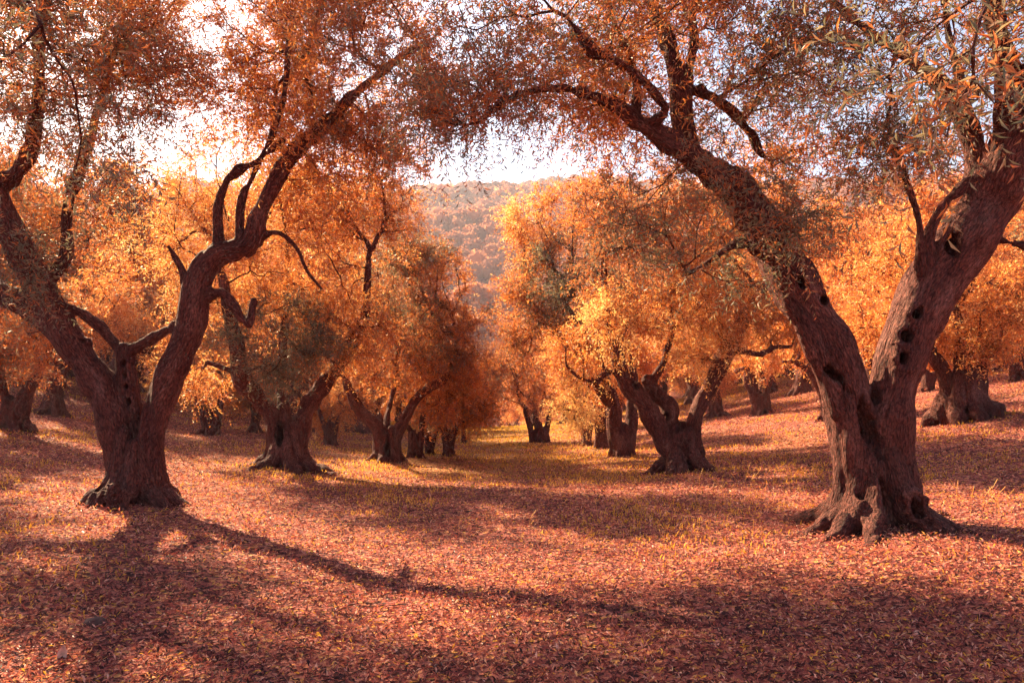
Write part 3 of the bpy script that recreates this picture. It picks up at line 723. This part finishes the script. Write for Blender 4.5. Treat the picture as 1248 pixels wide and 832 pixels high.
for gy in np.arange(6, 112, 7.2):
    for gx in np.arange(-90, 90, 7.2):
        x = gx + rf.uniform(-1.6, 1.6) + (3.6 if int(gy / 7.2) % 2 else 0); y = gy + rf.uniform(-1.6, 1.6)
        if abs(x) > .74 * y + 9: continue
        u = x + .038 * y
        inview = abs(x) < .72 * y + 1.5
        if y < 27 and (inview or x > 0): continue          # nearer trees are described one by one above
        if y < 27 and rf.random() < .45: continue  # the few kept out of view at left are added to cast shade
        if abs(u) < (5.2 if y < 58 else 3): continue
        if y < 50 and inview and min(math.hypot(x - a, y - b) for a, b in ALL_BASES) < 5: continue
        spots.append((x, y))
print('far olives', len(spots))
for i, (x, y) in enumerate(spots):
    src = protos[i % 5]
    if i < 5: r = src
    else:
        r = src.copy(); COL.objects.link(r)
        for ch in list(src.children):
            c = ch.copy(); COL.objects.link(c); c.parent = r
    sc = rf.uniform(1.3, 1.65) if x < 0 and y > 27 else rf.uniform(1.15, 1.55)
    if 470 < CX + F * x / y < 700: sc = rf.uniform(.95, 1.15)
    r.location = (x, y, float(zg(x, y)) - .05); r.rotation_euler = (0, 0, rf.uniform(0, 6.28)); r.scale = (sc, sc, sc * rf.uniform(.95, 1.1))
    tag(r, FAR_LABEL, 'olive tree', 'olives in the far orchard rows')

# ------------------------------------------------------------------ ground
def graded(lo, hi, mid0, mid1, fine, grow_=1.09):
    a = list(np.arange(mid0, mid1, fine)); s = fine
    while a[-1] < hi: s *= grow_; a.append(a[-1] + s)
    s = fine; b = [a[0]]
    while b[-1] > lo: s *= grow_; b.append(b[-1] - s)
    return np.array(b[1:][::-1] + a)
gx = graded(-640, 640, -9, 9, .09); gy = graded(-60, 880, 2.5, 18, .09, 1.06)
X, Yy = np.meshgrid(gx, gy, indexing='ij')
Z = zg(X, Yy)
q = np.stack([X.ravel(), Yy.ravel(), np.zeros(X.size)], 1)
nearf = (1 - smooth01(30, 60, np.hypot(X, Yy)))
Z = Z + nearf * (.018 * vnoise(q * 1.7, 8) + .014 * vnoise(q * 4.3, 9) + .008 * vnoise(q * 9, 10)).reshape(X.shape)
for bx, by in ALL_BASES:
    Z = Z + .05 * np.exp(-((X - bx) ** 2 + (Yy - by) ** 2) / .9)
Z = np.maximum(Z, -14)
GV = np.stack([X, Yy, Z], -1).reshape(-1, 3)
n0, n1 = X.shape
I = np.arange(n0 * n1).reshape(n0, n1)
Q = np.stack([I[:-1, :-1], I[1:, :-1], I[1:, 1:], I[:-1, 1:]], -1).reshape(-1, 4)
ground = link('ground', make_mesh('ground', GV, Q, M_GROUND, {'grassy': grassy(X, Yy).ravel()}))
tag(ground, kind='structure')

def gz(x, y):
    """height of the finished ground sheet"""
    q = np.stack([x, y, 0 * x], 1)
    z = zg(x, y) + (1 - smooth01(30, 60, np.hypot(x, y))) * (.018 * vnoise(q * 1.7, 8) + .014 * vnoise(q * 4.3, 9) + .008 * vnoise(q * 9, 10))
    for bx, by in ALL_BASES:
        z = z + .05 * np.exp(-((x - bx) ** 2 + (y - by) ** 2) / .9)
    return z

# --- leaf litter
rl = np.random.default_rng(5)
def scatter(n, d0, d1, powr, half=.80):
    """points on the ground, thinner with distance from the clearing's near end"""
    e = 2 - powr
    d = (d0 ** e + rl.random(n) * (d1 ** e - d0 ** e)) ** (1 / e)
    x = (rl.random(n) * 2 - 1) * (half * d + .8)
    return x, d
x, y = scatter(540000, 2.6, 60, 1.75)
g = grassy(x, y); cl = vnoise(np.stack([x * 1.3, y * 1.3, 0 * x], 1), 61) + .7 * vnoise(np.stack([x * 5, y * 5, 0 * x], 1), 62)
keep = rl.random(len(x)) < np.clip(1.05 - .8 * g + .45 * cl, .12, 1)
x, y, cl = x[keep], y[keep], cl[keep]
n = len(x)
size = (.039 + .0022 * np.maximum(y - 4, 0)) * rl.uniform(.45, 1.2, n) ** 1.4
az = rl.uniform(0, 6.283, n); tilt = rl.normal(size=n) * .42
d = np.stack([np.cos(az) * np.cos(tilt), np.sin(az) * np.cos(tilt), np.sin(tilt)], 1)
nr = np.stack([rl.normal(size=n) * .7, rl.normal(size=n) * .7, np.ones(n)], 1)
z = gz(x, y) + rl.uniform(.002, .036, n) + np.maximum(0, -np.sin(tilt)) * size
tone = .44 + .12 * cl + .10 * smooth01(6.5, 8.5, y) * (1 - smooth01(12, 15, y)) + rl.normal(size=n) * .28  # cross band of golder leaves: straw colour, with the sunlit strip put in
pos = np.stack([x, y, z], 1) - d * size[:, None] * .5
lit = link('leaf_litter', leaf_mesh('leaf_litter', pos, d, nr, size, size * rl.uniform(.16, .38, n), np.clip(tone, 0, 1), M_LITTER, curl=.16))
tag(lit, 'pinkish brown fallen olive leaves carpeting the whole ground', 'leaf litter', kind='stuff')

# --- fine straw and stalks lying in the litter
nt_ = 900
x, y = scatter(nt_, 3, 26, 1.5)
az = rl.uniform(0, 6.283, nt_); Ln = rl.uniform(.04, .22, nt_)
A = np.stack([x, y, gz(x, y) + rl.uniform(.015, .03, nt_)], 1)
M1 = A + np.stack([np.cos(az) * Ln, np.sin(az) * Ln, rl.uniform(-.005, .03, nt_)], 1)
az2 = az + rl.normal(size=nt_) * .5
B1 = M1 + np.stack([np.cos(az2) * Ln * .8, np.sin(az2) * Ln * .8, rl.uniform(-.02, .02, nt_)], 1)
rr = rl.uniform(.0015, .0045, nt_)
V1, Q1, b1 = tubes(A, M1, rr, rr * .8, 5); V2, Q2, b2 = tubes(M1, B1, rr * .8, rr * .4, 5)
tag(link('fallen_twigs', make_mesh('fallen_twigs', np.vstack([V1, V2]), np.vstack([Q1, Q2 + len(V1)]), M_BARK, {'bark': np.vstack([b1, b2])})), 'thin broken twigs scattered over the leaf litter', 'twigs', kind='stuff')

# --- grass
x, y = scatter(150000, 3, 75, 1.45)
cl = vnoise(np.stack([x * .5, y * .5, 0 * x], 1), 71) + .8 * vnoise(np.stack([x * 2.2, y * 2.2, 0 * x], 1), 72)
gp = grassy(x, y)
keep = rl.random(len(x)) < np.clip(-.3 + 1.2 * cl + 1.3 * gp, .0, 1) * (.12 + .88 * smooth01(6, 11, y))
x, y, cl = x[keep], y[keep], cl[keep]; n = len(x)
hgt = (.045 + .0012 * y) * rl.uniform(.5, 1.7, n)
az = rl.uniform(0, 6.283, n); ln_ = np.abs(rl.normal(size=n)) * .35
d = np.stack([np.cos(az) * ln_, np.sin(az) * ln_, np.ones(n)], 1)
nr = np.stack([rl.normal(size=n), rl.normal(size=n), 0 * x], 1)
pos = np.stack([x, y, gz(x, y) - .004], 1)
tone = .55 + .15 * cl + rl.normal(size=n) * .18
gr = link('grass', leaf_mesh('grass', pos, d, nr, hgt, .006 + .0006 * y, np.clip(tone, 0, 1), M_GRASS, curl=.25))
tag(gr, 'short yellow green grass growing through the fallen leaves', 'grass', kind='stuff')
# tall dry stems
cs = [(250, 600, 60, 26), (330, 590, 60, 14), (930, 600, 70, 26), (880, 610, 40, 14), (1190, 620, 40, 16), (550, 640, 200, 12), (560, 590, 30, 8)]
xs, ys, hs = [], [], []
for cx, cy, sp, m in cs:
    for _ in range(m):
        px, py = cx + rl.normal() * sp * .6, cy + rl.normal() * 12
        Yd = G(px, py) if py > 530 else 20
        xs.append((px - CX) / F * Yd); ys.append(Yd); hs.append(rl.uniform(.12, .42))
xs, ys, hs = map(np.array, (xs, ys, hs)); n = len(xs)
az = rl.uniform(0, 6.283, n)
A = np.stack([xs, ys, gz(xs, ys) - .01], 1); M1 = A + np.stack([np.cos(az) * hs * .12, np.sin(az) * hs * .12, hs * .6], 1); B1 = M1 + np.stack([np.cos(az) * hs * .3, np.sin(az) * hs * .3, hs * .4], 1)
V1, Q1, b1 = tubes(A, M1, np.full(n, .0022), np.full(n, .0018), 3); V2, Q2, b2 = tubes(M1, B1, np.full(n, .0018), np.full(n, .003), 3)
me = make_mesh('dry_stems', np.vstack([V1, V2]), np.vstack([Q1, Q2 + len(V1)]), M_GRASS, {'tone': np.full(len(V1) + len(V2), .95)})
tag(link('dry_grass_stems', me), 'thin straw coloured stems standing above the leaf litter', 'dry grass', kind='stuff')

# --- two small things at lower left
def lump(name, px, py, rad, mat, seed, label, cat):
    Yb = G(px, py); c = P(px, py, Yb); c[2] = float(gz(np.array([c[0]]), np.array([Yb]))[0])
    th, ph = np.meshgrid(np.linspace(0, 2 * math.pi, 28, endpoint=False), np.linspace(.001, math.pi - .001, 16), indexing='ij')
    u = np.stack([np.sin(ph) * np.cos(th), np.sin(ph) * np.sin(th), np.cos(ph)], -1).reshape(-1, 3)
    r = 1 + .28 * vnoise(u * 1.8 + 5, seed) + .14 * vnoise(u * 5 + 3, seed + 1) + .06 * vnoise(u * 12, seed + 2)
    Vv = u * r[:, None] * np.array(rad)
    a = np.arange(28 * 16).reshape(28, 16); b = np.roll(a, -1, 0)
    Qq = np.stack([a[:, :-1], a[:, 1:], b[:, 1:], b[:, :-1]], -1).reshape(-1, 4)
    return tag(link(name, make_mesh(name, Vv, Qq, mat), None, c + np.array([0, 0, rad[2] * .1])), label, cat)
lump('soil_clod', 117, 762, (.085, .07, .045), plain('dark_soil', (.11, .042, .03), nsc=40), 3, 'dark brown clod of earth in the leaves at lower left', 'soil clod')
Yb = G(75, 812); c = P(75, 812, Yb); c[2] = float(gz(np.array([c[0]]), np.array([Yb]))[0])
t = np.linspace(0, 1, 9); wv = .028 * np.sin(math.pi * (t * .86 + .07)) ** .8
Vv = []
for i in range(9):
    for s in (-1, -.5, 0, .5, 1):
        Vv.append((s * wv[i], -.018 * abs(s) ** 1.5 + .02 * t[i] ** 2, .105 * t[i] - .006))
Vv = np.array(Vv); a = np.arange(45).reshape(9, 5)
Qq = np.stack([a[:-1, :-1], a[1:, :-1], a[1:, 1:], a[:-1, 1:]], -1).reshape(-1, 4)
fl = link('fallen_leaf', make_mesh('fallen_leaf', Vv, Qq, plain('pale_leaf', (.80, .42, .30), .6, 30)), None, c)
fl.rotation_euler = (.12, .15, .3)
tag(fl, 'single broad pale leaf standing upright in the litter at lower left', 'leaf')

# ------------------------------------------------------------------ wooded hills
def hz(x, y):
    prof = np.interp(y, [100, 140, 190, 212, 255, 320, 345, 420, 600, 680, 900], [-22, -8, 30, 22, 50, 84, 76, 112, 176, 180, 140])
    q = np.stack([np.ravel(x) / 55, np.ravel(y) / 55, 0 * np.ravel(x)], 1)
    a = fbm(q, 41, 3).reshape(np.shape(x))
    amp = np.interp(y, [100, 190, 345, 680], [1, 9, 11, 16])
    tilt = np.where(y < 250, .12 * np.clip(x + 5, -60, 60), .02 * np.clip(x, -200, 200)) * smooth01(130, 180, y) * (1 - .0 * y)
    return prof + amp * a * .6 + tilt
hx = np.linspace(-620, 620, 140); hy = np.concatenate([np.arange(100, 350, 5), np.arange(350, 900, 14)])
X, Yy = np.meshgrid(hx, hy, indexing='ij'); Z = hz(X, Yy)
n0, n1 = X.shape; I = np.arange(n0 * n1).reshape(n0, n1)
Q = np.stack([I[:-1, :-1], I[1:, :-1], I[1:, 1:], I[:-1, 1:]], -1).reshape(-1, 4)
tag(link('hills', make_mesh('hills', np.stack([X, Yy, Z], -1).reshape(-1, 3), Q, plain('hill_soil', (.14, .07, .05), nsc=.2))), kind='structure')

def ico(sub):
    import bmesh
    bm = bmesh.new(); bmesh.ops.create_icosphere(bm, subdivisions=sub, radius=1)
    v = np.array([p.co[:] for p in bm.verts]); f = np.array([[q.index for q in p.verts] for p in bm.faces]); bm.free(); return v, f

def crown_cloud(name, cen, rad, ntri, sub, fleck, r_, tonebase):
    """rounded leafy crowns: a lumpy core and many small leaf clusters standing out of it"""
    v0, f0 = ico(sub)
    n = len(cen)
    v = v0[None] * np.ones((n, 1, 1))
    nz = vnoise((v * 1.7 + cen[:, None] * .37).reshape(-1, 3), 15).reshape(n, -1)
    nz2 = vnoise((v * 4.1 + cen[:, None] * .37).reshape(-1, 3), 16).reshape(n, -1)
    V = cen[:, None] + v * (rad[:, None] * (.92 + .24 * nz + .12 * nz2))[:, :, None] * np.array([1, 1, .92])
    tn = tonebase[:, None] + .12 * nz2
    Fc = (f0[None] + (np.arange(n) * len(v0))[:, None, None]).reshape(-1, 3)
    m = n * ntri
    ci = np.repeat(np.arange(n), ntri)
    u = r_.normal(size=(m, 3)); u[:, 2] += .25; u /= np.linalg.norm(u, axis=1, keepdims=True)
    rr = .92 + .24 * vnoise(u * 1.7 + cen[ci] * .37, 15) + .12 * vnoise(u * 4.1 + cen[ci] * .37, 16) + np.abs(r_.normal(size=m)) * .06
    p = cen[ci] + u * (rad[ci] * rr)[:, None] * np.array([1, 1, .92])
    e = r_.normal(size=(m, 3, 3)) * fleck
    T = p[:, None] + e
    Ft = np.arange(m * 3).reshape(-1, 3) + n * len(v0)
    return make_mesh(name, np.vstack([V.reshape(-1, 3), T.reshape(-1, 3)]), np.vstack([Fc, Ft]), M_WOOD,
                     {'tone': np.concatenate([tn.ravel(), np.repeat(tonebase[ci] + r_.normal(size=m) * .16, 3)])}, smooth=False)
rh = np.random.default_rng(9)
def jit(y0, y1, sp):
    out = []
    yy = y0
    while yy < y1:
        for xx in np.arange(-.64 * yy, .64 * yy, sp):
            out.append((xx + rh.uniform(-.35, .35) * sp, yy + rh.uniform(-.35, .35) * sp))
        yy += sp * .8
    return np.array(out)
pn = jit(128, 350, 5.6); pf = jit(350, 690, 7.5)
pxn = CX + F * pn[:, 0] / pn[:, 1]
ind = (pn[:, 1] < 192) & (pxn > 556) & (pxn < 655) & (pn[:, 1] > 163)
pi = pn[ind]; pn = pn[~ind]
print('individual hill trees', len(pi), 'merged', len(pn), len(pf))
def cloud_obj(pts, rlo, rhi, ntri, sub, fleck):
    rad = rh.uniform(rlo, rhi, len(pts))
    cen = np.stack([pts[:, 0], pts[:, 1], hz(pts[:, 0], pts[:, 1]) + rad * .75], 1)
    tb = .5 + .22 * vnoise(cen / 30, 19) + rh.normal(size=len(pts)) * .13
    return cen, rad, tb
cen, rad, tb = cloud_obj(pn, 2.8, 4.6, 0, 0, 0)
a = crown_cloud('hillside_wood', cen, rad, 130, 2, .3, rh, tb)
wood = link('hillside_wood', a); tag(wood, 'russet rounded treetops covering the lower and middle hillside', 'woodland', kind='stuff')
cen, rad, tb = cloud_obj(pf, 3.6, 5.4, 0, 0, 0)
wood2 = link('ridge_wood', crown_cloud('ridge_wood', cen, rad, 40, 2, .55, rh, tb - .05)); tag(wood2, 'hazy purple brown wood along the far ridge under the sky', 'woodland', kind='stuff')
pm = [crown_cloud('round_tree', np.zeros((1, 3)) + k * 11.3, np.ones(1), 900, 4, .06, rh, np.array([.5 + .08 * k])) for k in range(3)]
for k, me in enumerate(pm):
    co = np.empty(len(me.vertices) * 3, np.float32); me.vertices.foreach_get('co', co); co -= k * 11.3; me.vertices.foreach_set('co', co); me.update()
for i, (x, y) in enumerate(pi):
    r = rh.uniform(2.5, 3.7)
    o = link('round_tree', pm[i % 3]); o.location = (x, y, float(hz(np.array([x]), np.array([y]))[0]) + r * .7); o.scale = (r, r, r); o.rotation_euler = (0, 0, rh.uniform(0, 6.28))
    tag(o, 'round russet tree on the nearest wooded slope beyond the aisle end', 'tree', 'round trees on the near wooded slope')

# ------------------------------------------------------------------ haze
def box(name, lo, hi, mat):
    V = [(x, y, z) for x in (lo[0], hi[0]) for y in (lo[1], hi[1]) for z in (lo[2], hi[2])]
    Qb = np.array([(0, 1, 3, 2), (4, 6, 7, 5), (0, 4, 5, 1), (2, 3, 7, 6), (0, 2, 6, 4), (1, 5, 7, 3)])
    return link(name, make_mesh(name, np.array(V, float), Qb, mat, smooth=False))
m, nt, N, L = new_mat('haze_air')
out = N.new('ShaderNodeOutputMaterial'); pv = N.new('ShaderNodeVolumePrincipled')
pv.inputs['Color'].default_value = (.84, .84, 1, 1); pv.inputs['Density'].default_value = .00035; pv.inputs['Anisotropy'].default_value = .35
L.new(pv.outputs[0], out.inputs['Volume'])
HAZE = True
if HAZE:
    hzb = box('haze', (-760, -90, -26), (760, 990, 222), m); tag(hzb, 'thin pale air that veils the far hills', 'haze', kind='stuff')

# ------------------------------------------------------------------ light, sky, camera
SUN_AZ = math.atan2(-.66, .75); SUN_EL = math.radians(35)     # azimuth measured from +Y towards +X
dirv = np.array([math.sin(SUN_AZ) * math.cos(SUN_EL), math.cos(SUN_AZ) * math.cos(SUN_EL), math.sin(SUN_EL)])
sun = bpy.data.lights.new('sun', 'SUN'); sun.energy = 5.0; sun.angle = math.radians(.9); sun.color = (1, .77, .47)
so = bpy.data.objects.new('sun', sun); COL.objects.link(so)
from mathutils import Vector
so.rotation_euler = Vector(dirv).to_track_quat('Z', 'Y').to_euler()
w = bpy.data.worlds.new('World'); SC.world = w; w.use_nodes = True
N = w.node_tree.nodes; L = w.node_tree.links; N.clear()
sk = N.new('ShaderNodeTexSky'); sk.sky_type = 'NISHITA'; sk.sun_disc = False; sk.sun_elevation = SUN_EL; sk.sun_rotation = SUN_AZ
sk.air_density = 1.0; sk.dust_density = 1.4; sk.ozone_density = 1.0
bg = N.new('ShaderNodeBackground'); bg.inputs['Strength'].default_value = .05
wo = N.new('ShaderNodeOutputWorld'); L.new(sk.outputs[0], bg.inputs[0]); L.new(bg.outputs[0], wo.inputs[0])

cam = bpy.data.cameras.new('camera'); co = bpy.data.objects.new('camera', cam); COL.objects.link(co)
co.location = (0, 0, CAMZ); co.rotation_euler = (math.radians(90), 0, 0)
cam.sensor_width = 36; cam.lens = 36 * F / 1248; cam.shift_y = (HY - 416) / 1248
cam.clip_start = .1; cam.clip_end = 5000
SC.camera = co
SC.view_settings.view_transform = 'Standard'; SC.view_settings.look = 'None'; SC.view_settings.gamma = 1; SC.view_settings.exposure = 2.35
SC.view_settings.use_curve_mapping = False
SC.render.engine = 'CYCLES'
c = SC.cycles
c.max_bounces = 4; c.diffuse_bounces = 3; c.glossy_bounces = 2; c.transmission_bounces = 4; c.transparent_max_bounces = 8; c.volume_bounces = 0
c.use_adaptive_sampling = True; c.adaptive_threshold = .02
c.use_denoising = True; c.denoiser = 'OPENIMAGEDENOISE'; c.denoising_prefilter = 'ACCURATE'; c.denoising_input_passes = 'RGB_ALBEDO_NORMAL'
c.sample_clamp_indirect = 8
SC.render.use_persistent_data = False
